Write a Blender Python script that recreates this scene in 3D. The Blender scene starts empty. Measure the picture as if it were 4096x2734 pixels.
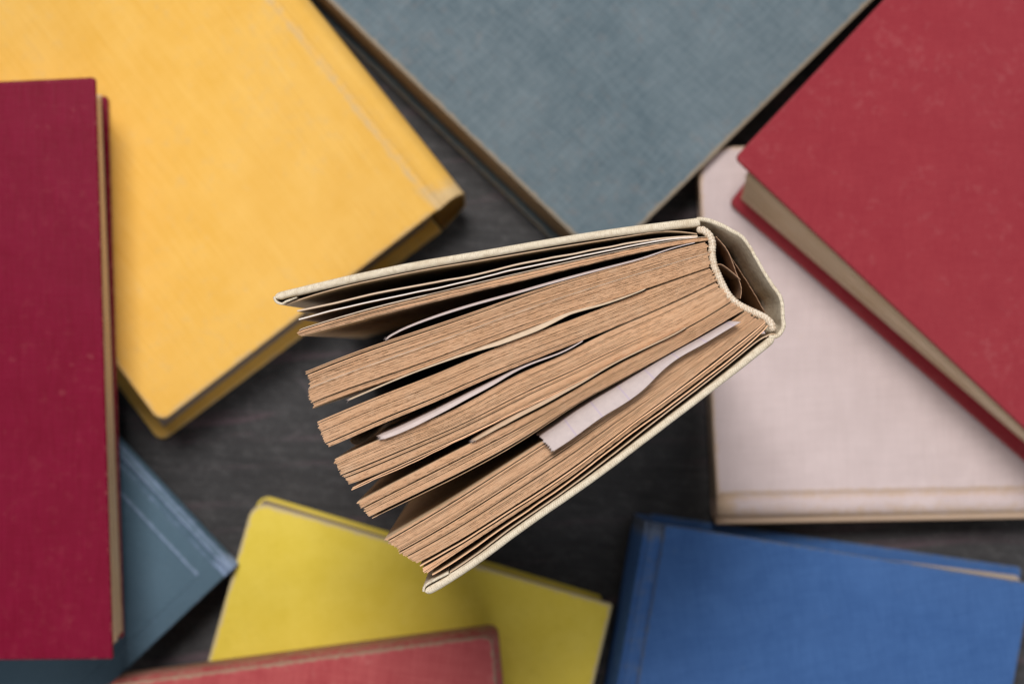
import bpy, math, random
from mathutils import Vector
random.seed(7)
SC = bpy.context.scene
COL = SC.collection

# ------------------------------------------------------------------ camera
H = 0.66          # camera height above the table
D = 0.46          # distance to the head edge of the standing book
TOP = H - D       # 0.20 m: height of the standing book
SW = 0.2825       # width seen at that plane
cam = bpy.data.cameras.new('camera')
cam.lens = 36.0 * D / SW
cam.sensor_width = 36.0
cam.clip_start = 0.01
cam.clip_end = 20
cam.dof.use_dof = True
cam.dof.focus_distance = D
cam.dof.aperture_fstop = 10.5
camo = bpy.data.objects.new('camera', cam)
camo.location = (0, 0, H)
COL.objects.link(camo)
SC.camera = camo

# ------------------------------------------------------------------ light: a softbox up left, a weak room fill and an added low fill lamp
world = bpy.data.worlds.new("World")
SC.world = world
world.use_nodes = True
bg = world.node_tree.nodes['Background']
bg.inputs[0].default_value = (0.90, 0.95, 1.0, 1)
bg.inputs[1].default_value = 0.19

def area(name, loc, target, size, power, color):
    l = bpy.data.lights.new(name, 'AREA')
    l.shape = 'RECTANGLE'
    l.size, l.size_y = size
    l.energy = power
    l.color = color
    o = bpy.data.objects.new(name, l)
    o.location = loc
    o.rotation_euler = (Vector(target) - Vector(loc)).to_track_quat('-Z', 'Y').to_euler()
    COL.objects.link(o)
    return o
area('key_softbox', (-0.22, 1.10, 2.10), (0.0, 0.05, 0.08), (0.74, 0.74), 53.0, (1.0, 0.955, 0.905))
area('fill_softbox', (1.0, 1.1, 2.0), (0.0, 0.0, 0.05), (1.0, 1.0), 5.0, (0.93, 0.96, 1.0))
area('low_fill', (0.05, -1.75, 1.15), (0.0, 0.0, 0.08), (2.2, 0.9), 13.0, (1.0, 0.97, 0.94))  # added lamp, brightens the side-facing page edges and the gaps

vs = SC.view_settings
vs.view_transform = 'Standard'
vs.look = 'None'
vs.exposure = 0.0
vs.gamma = 1.0

# ------------------------------------------------------------------ helpers
def W(px, py, z=TOP):
    """plan position of a spot seen at (px, py) of the 4096 px wide photo, lying at height z"""
    k = SW / 4096.0 * (H - z) / D
    return Vector(((px - 2048.0) * k, -(py - 1367.0) * k))
K = SW / 4096.0     # metres per photo pixel on the book's head plane

def tag(o, label=None, cat=None, group=None, kind=None):
    if label: o['label'] = label
    if cat: o['category'] = cat
    if group: o['group'] = group
    if kind: o['kind'] = kind
    return o

def empty(name, loc):
    o = bpy.data.objects.new(name, None)
    o.empty_display_size = 0.02
    o.location = loc
    COL.objects.link(o)
    return o

class MB:
    def __init__(self):
        self.v = []; self.f = []; self.a = []; self.m = []
    def vert(self, x, y, z, a=0.0):
        self.v.append((x, y, z)); self.a.append(a)
        return len(self.v) - 1
    def face(self, idx, m=0):
        self.f.append(tuple(idx)); self.m.append(m)
    def build(self, name, mats, parent=None, smooth=True, attr='wear', kind=None, label=None):
        ox = parent.location if parent else Vector((0, 0, 0))
        pr = parent
        while pr is not None and pr.parent is not None:
            pr = pr.parent; ox = ox + pr.location
        me = bpy.data.meshes.new(name)
        me.from_pydata([(x - ox[0], y - ox[1], z - ox[2]) for x, y, z in self.v], [], self.f)
        if not isinstance(mats, (list, tuple)): mats = [mats]
        for m in mats: me.materials.append(m)
        if len(mats) > 1:
            me.polygons.foreach_set('material_index', self.m)
        me.polygons.foreach_set('use_smooth', [smooth] * len(self.f))
        at = me.attributes.new(attr, 'FLOAT', 'POINT')
        at.data.foreach_set('value', self.a)
        me.update()
        o = bpy.data.objects.new(name, me)
        COL.objects.link(o)
        if parent: o.parent = parent
        if kind: o['kind'] = kind
        if label: o['label'] = label
        return o

def crom(pts, n):
    """Catmull-Rom through pts, n samples evenly spaced along its length"""
    P = [Vector(p) for p in pts]
    P = [P[0] * 2 - P[1]] + P + [P[-1] * 2 - P[-2]]
    out = []
    for i in range(1, len(P) - 2):
        p0, p1, p2, p3 = P[i-1], P[i], P[i+1], P[i+2]
        d01 = max((p1-p0).length, 1e-6) ** .5; d12 = max((p2-p1).length, 1e-6) ** .5; d23 = max((p3-p2).length, 1e-6) ** .5
        m1 = (p2 - p1) + d12 * ((p1 - p0) / d01 - (p2 - p0) / (d01 + d12))
        m2 = (p2 - p1) + d12 * ((p3 - p2) / d23 - (p3 - p1) / (d12 + d23))
        for j in range(16):
            t = j / 16
            out.append((2*t**3-3*t**2+1)*p1 + (t**3-2*t**2+t)*m1 + (-2*t**3+3*t**2)*p2 + (t**3-t**2)*m2)
    out.append(P[-2])
    L = [0]
    for a, b in zip(out, out[1:]): L.append(L[-1] + (b-a).length)
    res = []; j = 0
    for i in range(n):
        s = L[-1] * i / (n - 1)
        while j < len(L) - 2 and L[j+1] < s: j += 1
        seg = L[j+1] - L[j]
        u = 0 if seg < 1e-12 else min(1, (s - L[j]) / seg)
        res.append(out[j].lerp(out[j+1], u))
    return res

def smooth(P, n, win=12, keep=True):
    w = max(1, int(n / win)); it = 3
    for _ in range(it):
        Q = []
        for i in range(len(P)):
            k = min(w // 2, i, len(P) - 1 - i)
            c = Vector((0, 0))
            for j in range(i - k, i + k + 1): c += P[j]
            Q.append(c / (2 * k + 1))
        P = Q
    return P

def noise1(n, step, rnd):
    """smooth 1-d random values in 0..1, a knot every `step` samples"""
    k = [rnd.random() for _ in range(int(n / step) + 3)]
    off = rnd.random()
    r = []
    for i in range(n):
        x = i / step + off; j = int(x); u = x - j
        u = u * u * (3 - 2 * u)
        r.append(k[j] * (1 - u) + k[j+1] * u)
    return r

def normals2(P):
    N = []
    for i in range(len(P)):
        a = P[max(i-1, 0)]; b = P[min(i+1, len(P)-1)]
        d = (b - a)
        if d.length < 1e-12: d = Vector((1, 0))
        d.normalize()
        N.append(Vector((-d.y, d.x)))
    return N

# ------------------------------------------------------------------ materials
def newmat(name):
    m = bpy.data.materials.new(name); m.use_nodes = True
    nt = m.node_tree
    return m, nt, nt.nodes, nt.links, nt.nodes['Principled BSDF']

def ramp(nt, a, b, lo=0.0, hi=1.0):
    n = nt.nodes.new('ShaderNodeMapRange')
    n.inputs['From Min'].default_value = a; n.inputs['From Max'].default_value = b
    n.inputs['To Min'].default_value = lo; n.inputs['To Max'].default_value = hi
    n.clamp = True
    return n

def mixc(nt, fac, a, b, mode='MIX'):
    n = nt.nodes.new('ShaderNodeMix'); n.data_type = 'RGBA'; n.blend_type = mode
    for sock, v in ((n.inputs[0], fac), (n.inputs[6], a), (n.inputs[7], b)):
        if isinstance(v, (int, float)): sock.default_value = v
        elif isinstance(v, tuple): sock.default_value = (*v, 1)
        else: nt.links.new(v, sock)
    return n.outputs[2]

def math2(nt, op, a, b):
    n = nt.nodes.new('ShaderNodeMath'); n.operation = op
    for s, v in zip(n.inputs, (a, b)):
        if isinstance(v, (int, float)): s.default_value = v
        else: nt.links.new(v, s)
    return n.outputs[0]

def mapped(nt, rot, scale):
    tc = nt.nodes.new('ShaderNodeTexCoord')
    m0 = nt.nodes.new('ShaderNodeMapping'); m0.inputs['Rotation'].default_value = (0, 0, rot)
    m1 = nt.nodes.new('ShaderNodeMapping'); m1.inputs['Scale'].default_value = scale
    nt.links.new(tc.outputs['Object'], m0.inputs[0]); nt.links.new(m0.outputs[0], m1.inputs[0])
    return m1.outputs[0]

def noise(nt, vec, scale=1.0, detail=3, rough=.55, dist=0):
    n = nt.nodes.new('ShaderNodeTexNoise')
    n.inputs['Scale'].default_value = scale; n.inputs['Detail'].default_value = detail
    n.inputs['Roughness'].default_value = rough; n.inputs['Distortion'].default_value = dist
    nt.links.new(vec, n.inputs['Vector'])
    return n.outputs[0]

def cloth(name, col, light, dark, wearcol, rot=0.0, thread=1500.0, streak=90.0, rough=.75,
          blotch=.5, spots=.0, bump=.35, sheen=0.0, spec=.1, wx=1.0, spotcol=None):
    m, nt, N, L, b = newmat(name)
    r = math.radians(rot)
    vx = noise(nt, mapped(nt, r, (thread, streak, streak)), 1, 2)
    vy = noise(nt, mapped(nt, r, (streak, thread, streak)), 1, 2)
    weave = math2(nt, 'ADD', math2(nt, 'MULTIPLY', vx, wx), math2(nt, 'MULTIPLY', vy, 2 - wx))   # around 1
    w = ramp(nt, .72, 1.28); L.new(weave, w.inputs[0])
    big = noise(nt, mapped(nt, r, (55, 55, 55)), 1, 6, .62)
    bb = ramp(nt, .33, .67); L.new(big, bb.inputs[0])
    c = mixc(nt, w.outputs[0], dark, light)
    c = mixc(nt, .45, c, col)
    c2 = mixc(nt, bb.outputs[0], dark, light)
    c = mixc(nt, blotch * .5, c, c2)
    if spots:
        sp = noise(nt, mapped(nt, r, (260, 260, 260)), 1, 4, .7)
        sp2 = noise(nt, mapped(nt, r, (28, 28, 28)), 1, 2, .5)
        s = ramp(nt, .60, .72); L.new(math2(nt, 'ADD', math2(nt, 'MULTIPLY', sp, .8), math2(nt, 'MULTIPLY', sp2, .3)), s.inputs[0])
        c = mixc(nt, math2(nt, 'MULTIPLY', s.outputs[0], spots), c, spotcol or wearcol)
    fd = ramp(nt, .42, .66, 0, .16); L.new(noise(nt, mapped(nt, r + .6, (14, 20, 14)), 1, 3, .5), fd.inputs[0])
    c = mixc(nt, fd.outputs[0], c, tuple(.9 * x + .1 * sum(light) / 3 for x in light))
    fl = ramp(nt, .71, .77, 0, .28); L.new(noise(nt, mapped(nt, r, (170, 170, 170)), 1, 2, .5), fl.inputs[0])
    c = mixc(nt, fl.outputs[0], c, tuple(.6 * x + .4 * y for x, y in zip(light, wearcol)))
    at = N.new('ShaderNodeAttribute'); at.attribute_name = 'wear'
    wn = noise(nt, mapped(nt, r, (330, 330, 330)), 1, 5, .65)
    f = ramp(nt, .70, 1.12); L.new(math2(nt, 'ADD', at.outputs['Fac'], wn), f.inputs[0])
    c = mixc(nt, f.outputs[0], c, wearcol)
    L.new(c, b.inputs['Base Color'])
    b.inputs['Roughness'].default_value = rough
    b.inputs['Specular IOR Level'].default_value = spec
    b.inputs['Sheen Weight'].default_value = sheen
    b.inputs['Sheen Roughness'].default_value = .4
    bp = N.new('ShaderNodeBump'); bp.inputs['Strength'].default_value = bump; bp.inputs['Distance'].default_value = .0003
    L.new(math2(nt, 'ADD', weave, math2(nt, 'MULTIPLY', big, 2.0)), bp.inputs['Height']); L.new(bp.outputs[0], b.inputs['Normal'])
    return m

def linen(name, col, dark, pitch=.00055, bump=.9):
    """coarse woven book cloth seen close: over-and-under threads in three axes"""
    m, nt, N, L, b = newmat(name)
    s = 2 * math.pi / pitch
    tc = N.new('ShaderNodeTexCoord')
    sep = N.new('ShaderNodeSeparateXYZ'); L.new(tc.outputs['Object'], sep.inputs[0])
    nz = noise(nt, tc.outputs['Object'], 900, 3, .6)
    nz2 = noise(nt, tc.outputs['Object'], 240, 4, .6)
    wob = math2(nt, 'MULTIPLY', nz2, 3.0)
    a = math2(nt, 'SINE', math2(nt, 'ADD', math2(nt, 'MULTIPLY', math2(nt, 'ADD', sep.outputs[0], math2(nt, 'MULTIPLY', sep.outputs[1], -.6)), s * .86), wob), 0)
    z = math2(nt, 'SINE', math2(nt, 'ADD', math2(nt, 'MULTIPLY', math2(nt, 'ADD', sep.outputs[2], math2(nt, 'MULTIPLY', sep.outputs[1], .9)), s * .8), wob), 0)
    wv = math2(nt, 'MULTIPLY', a, z)
    h = math2(nt, 'ADD', math2(nt, 'MULTIPLY', wv, .30), nz)
    f = ramp(nt, .22, .66); L.new(h, f.inputs[0])
    c = mixc(nt, f.outputs[0], dark, col)
    st = noise(nt, tc.outputs['Object'], 120, 4, .6)
    g = ramp(nt, .52, .75, 0, .45); L.new(st, g.inputs[0])
    c = mixc(nt, g.outputs[0], c, (dark[0] * .95, dark[1] * .85, dark[2] * .7))
    L.new(c, b.inputs['Base Color'])
    b.inputs['Roughness'].default_value = .9; b.inputs['Specular IOR Level'].default_value = .15
    bp = N.new('ShaderNodeBump'); bp.inputs['Strength'].default_value = bump; bp.inputs['Distance'].default_value = .00018
    L.new(h, bp.inputs['Height']); L.new(bp.outputs[0], b.inputs['Normal'])
    return m

def paper(name, face, edge, edge_dark, pale, translucent=0.0, rough=.9):
    """leaf: cream faces, browned cut edge on top; 'wear' attribute = tone of that leaf"""
    m, nt, N, L, b = newmat(name)
    tc = N.new('ShaderNodeTexCoord')
    geo = N.new('ShaderNodeNewGeometry')
    sep = N.new('ShaderNodeSeparateXYZ'); L.new(geo.outputs['True Normal'], sep.inputs[0])
    up = ramp(nt, .3, .7); L.new(sep.outputs[2], up.inputs[0])
    at = N.new('ShaderNodeAttribute'); at.attribute_name = 'wear'
    nb = noise(nt, tc.outputs['Object'], 95, 4, .6)
    nf = noise(nt, tc.outputs['Object'], 3600, 2, .7)
    t = math2(nt, 'ADD', math2(nt, 'MULTIPLY', nf, .55), math2(nt, 'MULTIPLY', at.outputs['Fac'], .75))
    f = ramp(nt, .18, 1.05); L.new(t, f.inputs[0])
    ec = mixc(nt, f.outputs[0], edge_dark, edge)
    f3 = ramp(nt, .86, 1.0); L.new(at.outputs['Fac'], f3.inputs[0])
    ec = mixc(nt, f3.outputs[0], ec, pale)
    g = ramp(nt, .45, .72, 0, .32); L.new(nb, g.inputs[0])
    ec = mixc(nt, g.outputs[0], ec, (edge[0] * .92, edge[1] * .78, edge[2] * .62))
    pp = ramp(nt, .56, .74, 0, .45); L.new(noise(nt, tc.outputs['Object'], 150, 5, .7), pp.inputs[0])
    ec = mixc(nt, pp.outputs[0], ec, (min(1, edge[0] * 1.02), edge[1] * 1.18, edge[2] * 1.32))
    dk = ramp(nt, .66, .74, 0, .5); L.new(noise(nt, tc.outputs['Object'], 420, 3, .6), dk.inputs[0])
    ec = mixc(nt, dk.outputs[0], ec, (edge[0] * .5, edge[1] * .42, edge[2] * .38))
    fn = ramp(nt, .3, .7); L.new(noise(nt, tc.outputs['Object'], 60, 5, .6), fn.inputs[0])
    fc = mixc(nt, fn.outputs[0], face, (face[0] * .86, face[1] * .80, face[2] * .70))
    c = mixc(nt, up.outputs[0], fc, ec)
    L.new(c, b.inputs['Base Color'])
    b.inputs['Roughness'].default_value = rough
    b.inputs['Specular IOR Level'].default_value = .12
    bp = N.new('ShaderNodeBump'); bp.inputs['Strength'].default_value = .15; bp.inputs['Distance'].default_value = .00005
    L.new(nf, bp.inputs['Height']); L.new(bp.outputs[0], b.inputs['Normal'])
    return m

def plainpaper(name, col, dark, ruled=None):
    m, nt, N, L, b = newmat(name)
    tc = N.new('ShaderNodeTexCoord')
    f = ramp(nt, .3, .7); L.new(noise(nt, tc.outputs['Object'], 500, 4, .6), f.inputs[0])
    c = mixc(nt, f.outputs[0], dark, col)
    if ruled:
        # faint violet rules printed across the strip: 'wear' carries the distance along it in metres
        at = N.new('ShaderNodeAttribute'); at.attribute_name = 'wear'
        fr = math2(nt, 'FRACT', math2(nt, 'DIVIDE', at.outputs['Fac'], ruled), 0)
        d = math2(nt, 'ABSOLUTE', math2(nt, 'SUBTRACT', fr, .5), 0)
        g = ramp(nt, .455, .485, 0, .3); L.new(d, g.inputs[0])
        c = mixc(nt, g.outputs[0], c, (.38, .30, .52))
    L.new(c, b.inputs['Base Color'])
    b.inputs['Roughness'].default_value = .85; b.inputs['Specular IOR Level'].default_value = .15
    bp = N.new('ShaderNodeBump'); bp.inputs['Strength'].default_value = .25; bp.inputs['Distance'].default_value = .0001
    L.new(noise(nt, tc.outputs['Object'], 1400, 3), bp.inputs['Height']); L.new(bp.outputs[0], b.inputs['Normal'])
    return m

def table_mat():
    m, nt, N, L, b = newmat('charcoal_table')
    grain = noise(nt, mapped(nt, math.radians(4), (26, 420, 1)), 1, 6, .65, .3)
    weav = noise(nt, mapped(nt, 0, (900, 900, 1)), 1, 2)
    big = noise(nt, mapped(nt, 0, (11, 14, 1)), 1, 4, .6)
    f = ramp(nt, .3, .72); L.new(math2(nt, 'ADD', math2(nt, 'MULTIPLY', grain, .55), math2(nt, 'MULTIPLY', big, .45)), f.inputs[0])
    c = mixc(nt, f.outputs[0], (.014, .014, .016), (.064, .062, .066))
    st = noise(nt, mapped(nt, math.radians(-5), (9, 130, 1)), 1, 5, .6, .6)
    g = ramp(nt, .55, .66, 0, .75); L.new(st, g.inputs[0])
    c = mixc(nt, g.outputs[0], c, (.095, .062, .075))
    sc = ramp(nt, .50, .72, 0, .5); L.new(noise(nt, mapped(nt, math.radians(12), (130, 210, 1)), 1, 6, .75), sc.inputs[0])
    c = mixc(nt, sc.outputs[0], c, (.115, .112, .116))
    w = ramp(nt, .3, .7, .72, 1.28); L.new(weav, w.inputs[0])
    cc = N.new('ShaderNodeVectorMath'); cc.operation = 'SCALE'; L.new(c, cc.inputs[0]); L.new(w.outputs[0], cc.inputs['Scale'])
    c = cc.outputs[0]
    # an old curved scuff
    tc = N.new('ShaderNodeTexCoord')
    mp = N.new('ShaderNodeMapping'); L.new(tc.outputs['Object'], mp.inputs[0])
    p = W(1125, 1625, 0)
    mp.inputs['Location'].default_value = (-p.x, -p.y, 0)
    ln = N.new('ShaderNodeVectorMath'); ln.operation = 'LENGTH'; L.new(mp.outputs[0], ln.inputs[0])
    dd = math2(nt, 'ABSOLUTE', math2(nt, 'SUBTRACT', ln.outputs['Value'], .0125), 0)
    rr = ramp(nt, .0003, .0011, .5, 0); L.new(dd, rr.inputs[0])
    nn = ramp(nt, .45, .65); L.new(noise(nt, mapped(nt, 0, (70, 70, 1)), 1, 3), nn.inputs[0])
    c = mixc(nt, math2(nt, 'MULTIPLY', rr.outputs[0], nn.outputs[0]), c, (.12, .10, .11))
    L.new(c, b.inputs['Base Color'])
    b.inputs['Roughness'].default_value = .62
    b.inputs['Specular IOR Level'].default_value = .3
    bp = N.new('ShaderNodeBump'); bp.inputs['Strength'].default_value = .35; bp.inputs['Distance'].default_value = .0004
    L.new(grain, bp.inputs['Height']); L.new(bp.outputs[0], b.inputs['Normal'])
    return m

M = {}
M['table'] = table_mat()
M['orange'] = cloth('amber_cloth', (.77, .445, .092), (.82, .51, .135), (.72, .40, .068), (.62, .44, .22), rot=53, thread=1100, streak=45, blotch=.9, spots=.20, spotcol=(.55, .42, .24), wx=.5, rough=.8, bump=.45)
M['bluegrey'] = cloth('slate_blue_cloth', (.115, .158, .190), (.200, .250, .285), (.065, .102, .128), (.30, .25, .19), rot=45, thread=1500, streak=130, blotch=.55, spots=.25, spotcol=(.20, .16, .15), rough=.85, bump=.5)
M['crimson'] = cloth('crimson_cloth', (.272, .028, .040), (.305, .038, .050), (.24, .021, .033), (.24, .05, .05), rot=0, thread=1500, streak=200, blotch=.5, spots=.12, spotcol=(.5, .2, .2), rough=.7)
M['white'] = cloth('off_white_cloth', (.55, .455, .46), (.615, .515, .52), (.48, .395, .395), (.52, .38, .28), rot=-2, thread=1100, streak=60, blotch=.7, spots=.1, rough=.85, spotcol=(.8, .7, .7))
M['cobalt'] = cloth('cobalt_cloth', (.042, .105, .285), (.060, .140, .340), (.032, .085, .235), (.10, .13, .20), rot=-10, thread=1000, streak=120, blotch=.6, rough=.85, bump=.5)
M['yellow'] = cloth('yellow_cloth', (.72, .555, .070), (.78, .62, .11), (.66, .50, .050), (.56, .46, .26), rot=-17, thread=1500, streak=160, blotch=.9, spots=.12, spotcol=(.45, .33, .05), rough=.8)
M['teal'] = cloth('petrol_blue_cloth', (.070, .125, .175), (.084, .145, .200), (.058, .105, .150), (.20, .27, .40), rot=45, thread=1800, streak=300, blotch=.5, rough=.5, bump=.2, spec=.2)
M['maroon'] = cloth('maroon_cloth', (.170, .0012, .020), (.205, .005, .032), (.14, .0008, .014), (.42, .15, .13), rot=0, thread=1300, streak=100, blotch=.6, spots=.11, spotcol=(.33, .07, .08), rough=.5, bump=.3, spec=.12, wx=1.4)
M['coral'] = cloth('worn_red_cloth', (.40, .070, .076), (.50, .12, .12), (.31, .042, .050), (.36, .25, .18), rot=8, thread=1000, streak=60, blotch=.8, spots=.25, spotcol=(.58, .24, .22), rough=.85, bump=.6)
M['pages'] = paper('old_page_block', (.66, .50, .36), (.50, .37, .24), (.34, .24, .15), (.6, .48, .36))
M['greypages'] = paper('grey_page_block', (.34, .28, .24), (.34, .28, .24), (.24, .19, .16), (.4, .35, .3))
M['palepages'] = paper('pale_page_block', (.62, .55, .48), (.5, .4, .3), (.3, .25, .2), (.6, .5, .4))
M['lightpages'] = paper('light_page_block', (.90, .74, .58), (.6, .45, .3), (.4, .3, .2), (.6, .5, .4))
M['leaf'] = paper('browned_leaf', (.60, .47, .33), (.93, .575, .365), (.70, .385, .22), (.92, .78, .66))
M['flyleaf'] = paper('cream_flyleaf', (.62, .53, .42), (.66, .47, .33), (.52, .36, .24), (.8, .7, .6))
M['plate'] = paper('coated_white_leaf', (.66, .56, .48), (.90, .82, .78), (.80, .70, .64), (.9, .85, .8))
M['linen'] = linen('cream_linen', (.77, .685, .545), (.52, .43, .32), bump=.6)
M['linen_in'] = linen('inner_linen', (.52, .47, .38), (.33, .29, .22), pitch=.0006)
M['cord'] = linen('cotton_cord', (.80, .70, .58), (.52, .38, .26), pitch=.0006, bump=.7)
M['kraft'] = plainpaper('brown_lining_paper', (.42, .26, .17), (.33, .20, .125))
M['slip'] = plainpaper('white_slip_paper', (.66, .56, .545), (.58, .49, .475))
M['creamslip'] = plainpaper('cream_slip_paper', (.68, .54, .40), (.60, .46, .33))
M['tanslip'] = plainpaper('tan_slip_paper', (.62, .46, .33), (.54, .39, .27))
M['ruled'] = plainpaper('ruled_slip_paper', (.57, .485, .475), (.51, .435, .43), ruled=.0088)

# ------------------------------------------------------------------ table
mb = MB()
g = 24
for j in range(g + 1):
    for i in range(g + 1):
        mb.vert(-.9 + 1.8 * i / g, -.8 + 1.6 * j / g, 0)
for j in range(g):
    for i in range(g):
        a = j * (g + 1) + i
        mb.face((a, a + 1, a + g + 2, a + g + 1))
t = mb.build('table_surface', M['table'])
tag(t, 'dark charcoal painted table top with faint grain and scuffs under the books', 'table', kind='structure')

# ------------------------------------------------------------------ closed books
def inset_ring(poly, d, radii, seg=7):
    """rounded corners of a convex polygon moved inward by d; same vertex count for any d"""
    n = len(poly)
    A = sum(poly[i].x * poly[(i+1) % n].y - poly[(i+1) % n].x * poly[i].y for i in range(n))
    P = poly if A > 0 else poly[::-1]
    R = radii if A > 0 else radii[::-1]
    lines = []
    for i in range(n):
        a, b = P[i], P[(i+1) % n]
        u = (b - a).normalized(); nn = Vector((-u.y, u.x))
        lines.append((a + nn * d, u))
    C = []
    for i in range(n):
        (p, u), (q, v) = lines[i-1], lines[i]
        cr = u.x * v.y - u.y * v.x
        s = ((q - p).x * v.y - (q - p).y * v.x) / cr
        C.append((p + u * s, u, v))
    out = []
    for (c, u, v), r in zip(C, R):
        r = max(r - d, .0002)
        ang = math.acos(max(-1, min(1, u.dot(v))))
        tl = r * math.tan(ang / 2)
        p0 = c - u * tl; ctr = p0 + Vector((-u.y, u.x)) * r
        a0 = math.atan2(p0.y - ctr.y, p0.x - ctr.x)
        for k in range(seg + 1):
            a = a0 + ang * k / seg
            out.append(ctr + Vector((math.cos(a), math.sin(a))) * r)
    return out

def board(name, px, z0, z1, mat, parent, radii=(.001,)*4, e=.0007, wear=(1, .55), soft=.002, label=None, tilt=None, zref=None):
    """a cloth-covered board; px: corners as seen at height zref"""
    zr = z1 if zref is None else zref
    poly = [W(x, y, zr) for x, y in px]
    mb = MB()
    rings = [(e, z0, .2), (0, z0 + e, .6), (0, z1 - e, wear[0]), (e * .3, z1 - e * .3, wear[0]), (e, z1, wear[1]),
             (e + soft * .5, z1, wear[1] * .35), (e + soft, z1, 0.0), (e + soft * 3, z1, 0.0)]
    idx = []
    for d, z, a in rings:
        R = inset_ring(poly, d, list(radii))
        # fine subdivision of long sides is not needed: slight waviness comes from the shader
        idx.append([mb.vert(p.x, p.y, z + (tilt(p) if tilt else 0), a) for p in R])
    n = len(idx[0])
    for a, b in zip(idx, idx[1:]):
        for i in range(n):
            mb.face((a[i], a[(i+1) % n], b[(i+1) % n], b[i]))
    mb.face(idx[0][::-1]); mb.face(idx[-1])
    o = mb.build(name, mat, parent, smooth=False, label=label)
    for p in o.data.polygons: p.use_smooth = len(p.vertices) == 4 and p.area < 1
    # keep the flat faces flat
    return o

def page_block(px0, px1, z0, z1, mat, parent, layers=46, jit=.00018, zr0=None, zr1=None):
    """stacked thin sheets; px0 corners at the foot of the stack, px1 at its top"""
    q0 = [W(x, y, z0) for x, y in px0]; q1 = [W(x, y, z1) for x, y in px1]
    mb = MB(); rnd = random.Random(len(px0) + int(z1 * 1e5))
    h = (z1 - z0) / layers
    off = 0
    for k in range(layers):
        t = (k + .5) / layers
        q = [a.lerp(b, t) for a, b in zip(q0, q1)]
        c = sum(q, Vector((0, 0))) / 4
        d = rnd.uniform(-jit, jit) * (3 if rnd.random() < .12 else 1)
        q = [p + (p - c).normalized() * d for p in q]
        tone = rnd.random() * .8
        a = [mb.vert(p.x, p.y, z0 + k * h, tone) for p in q] + [mb.vert(p.x, p.y, z0 + (k + .93) * h, tone) for p in q]
        for i in range(4):
            j = (i + 1) % 4
            mb.face((a[i], a[j], a[j+4], a[i+4]))
        mb.face(a[4:8]); mb.face(a[0:4][::-1])
    return mb.build('page_block', mat, parent, smooth=False, kind='stuff')

def spine(p0, p1, profile, mat, parent, th=.0011, zr=None, n=40, wearfn=None, name='spine', shear=None):
    """curved cloth back: profile [(out, z, wear)] swept from p0 to p1 (plan points on the hinge line)"""
    P0, P1 = p0, p1
    u = (P1 - P0); Ln = u.length; u = u / Ln
    prof = crom([(a, b, c) for a, b, c in profile], 34)
    side = Vector((-u.y, u.x))
    # inner profile
    inn = []
    for i, p in enumerate(prof):
        a = prof[max(i-1, 0)]; b = prof[min(i+1, len(prof)-1)]
        d = Vector((b.x - a.x, b.y - a.y)).normalized()
        nn = Vector((d.y, -d.x))
        inn.append(Vector((p.x - nn.x * -th, p.y - nn.y * -th)))
    mb = MB()
    rows = []
    zmax = max(p.y for p in prof)
    sh = (shear - P1).dot(u) if shear is not None else 0
    for k in range(n + 1):
        c = P0 + u * (Ln * k / n)
        e = 1.0 if k in (0, n) else (.4 if k in (1, n-1) else 0)
        row = []
        for p in prof:
            q = c + side * p.x + u * sh * (1 - p.y / zmax)
            row.append(mb.vert(q.x, q.y, p.y, min(1, p.z + e)))
        for p in reversed(inn):
            q = c + side * p.x + u * sh * (1 - p.y / zmax)
            row.append(mb.vert(q.x, q.y, max(p.y, .0004), .4))
        rows.append(row)
    m = len(rows[0])
    for a, b in zip(rows, rows[1:]):
        for i in range(m):
            j = (i + 1) % m
            mb.face((a[i], b[i], b[j], a[j]))
    h = m // 2
    for row in (rows[0], rows[-1]):
        for i in range(h - 1):
            mb.face((row[i], row[i+1], row[m-2-i], row[m-1-i]))
    return mb.build(name, mat, parent, smooth=True)

def book(label, px, z):
    p = W(px[0], px[1], z)
    e = empty('closed_book', (p.x, p.y, z))
    tag(e, label, 'book', 'closed cloth bound books lying on the dark table')
    return e

BT = .0024   # board thickness

# --- amber book, upper left
b = book('large amber yellow book with rounded spine, lying under the maroon book at upper left', (700, 700), 0)
TO = .032
uo = Vector((-.630, -.777))
def ext(p, u, l): return (p[0] + u[0] * l, p[1] + u[1] * l)
A, B_ = (640, 1692), (1752, 838)
board('front_board', [A, B_, ext(B_, (-.625, -.781), 2400), ext(A, (-.600, -.800), 2400)], TO - BT, TO, M['orange'], b, radii=(.0045, .0008, .001, .004), wear=(.5, .42), soft=.003)
A2, B2 = (640, 1770), (1770, 923)
board('back_board', [A2, B2, ext(B2, (-.625, -.781), 2300), ext(A2, (-.600, -.800), 2300)], .0003, BT, M['orange'], b, radii=(.004, .0008, .001, .004), wear=(.5, .3))
page_block([(655, 1708), (1700, 905), ext((1700, 905), (-.625, -.781), 2200), ext((655, 1708), (-.605, -.796), 2200)],
           [(655, 1672), (1740, 835), ext((1740, 835), (-.625, -.781), 2300), ext((655, 1672), (-.605, -.796), 2300)], BT + .0003, TO - BT - .0003, M['greypages'], b)
p0 = W(*B_, TO); p1 = W(*ext(B_, (-.625, -.781), 2400), TO)
spine(p1, p0, [(-.0002, TO - .0003, .38), (.0012, TO - .0006, .30), (.0035, TO - .0001, .1), (.0070, TO - .0002, .0), (.0098, TO - .0026, .05), (.0118, TO - .0085, 0), (.0118, TO * .55, 0), (.0095, .009, 0), (.005, .0030, 0), (-.002, .0014, 0)], M['orange'], b, shear=W(*B2, BT))

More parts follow.
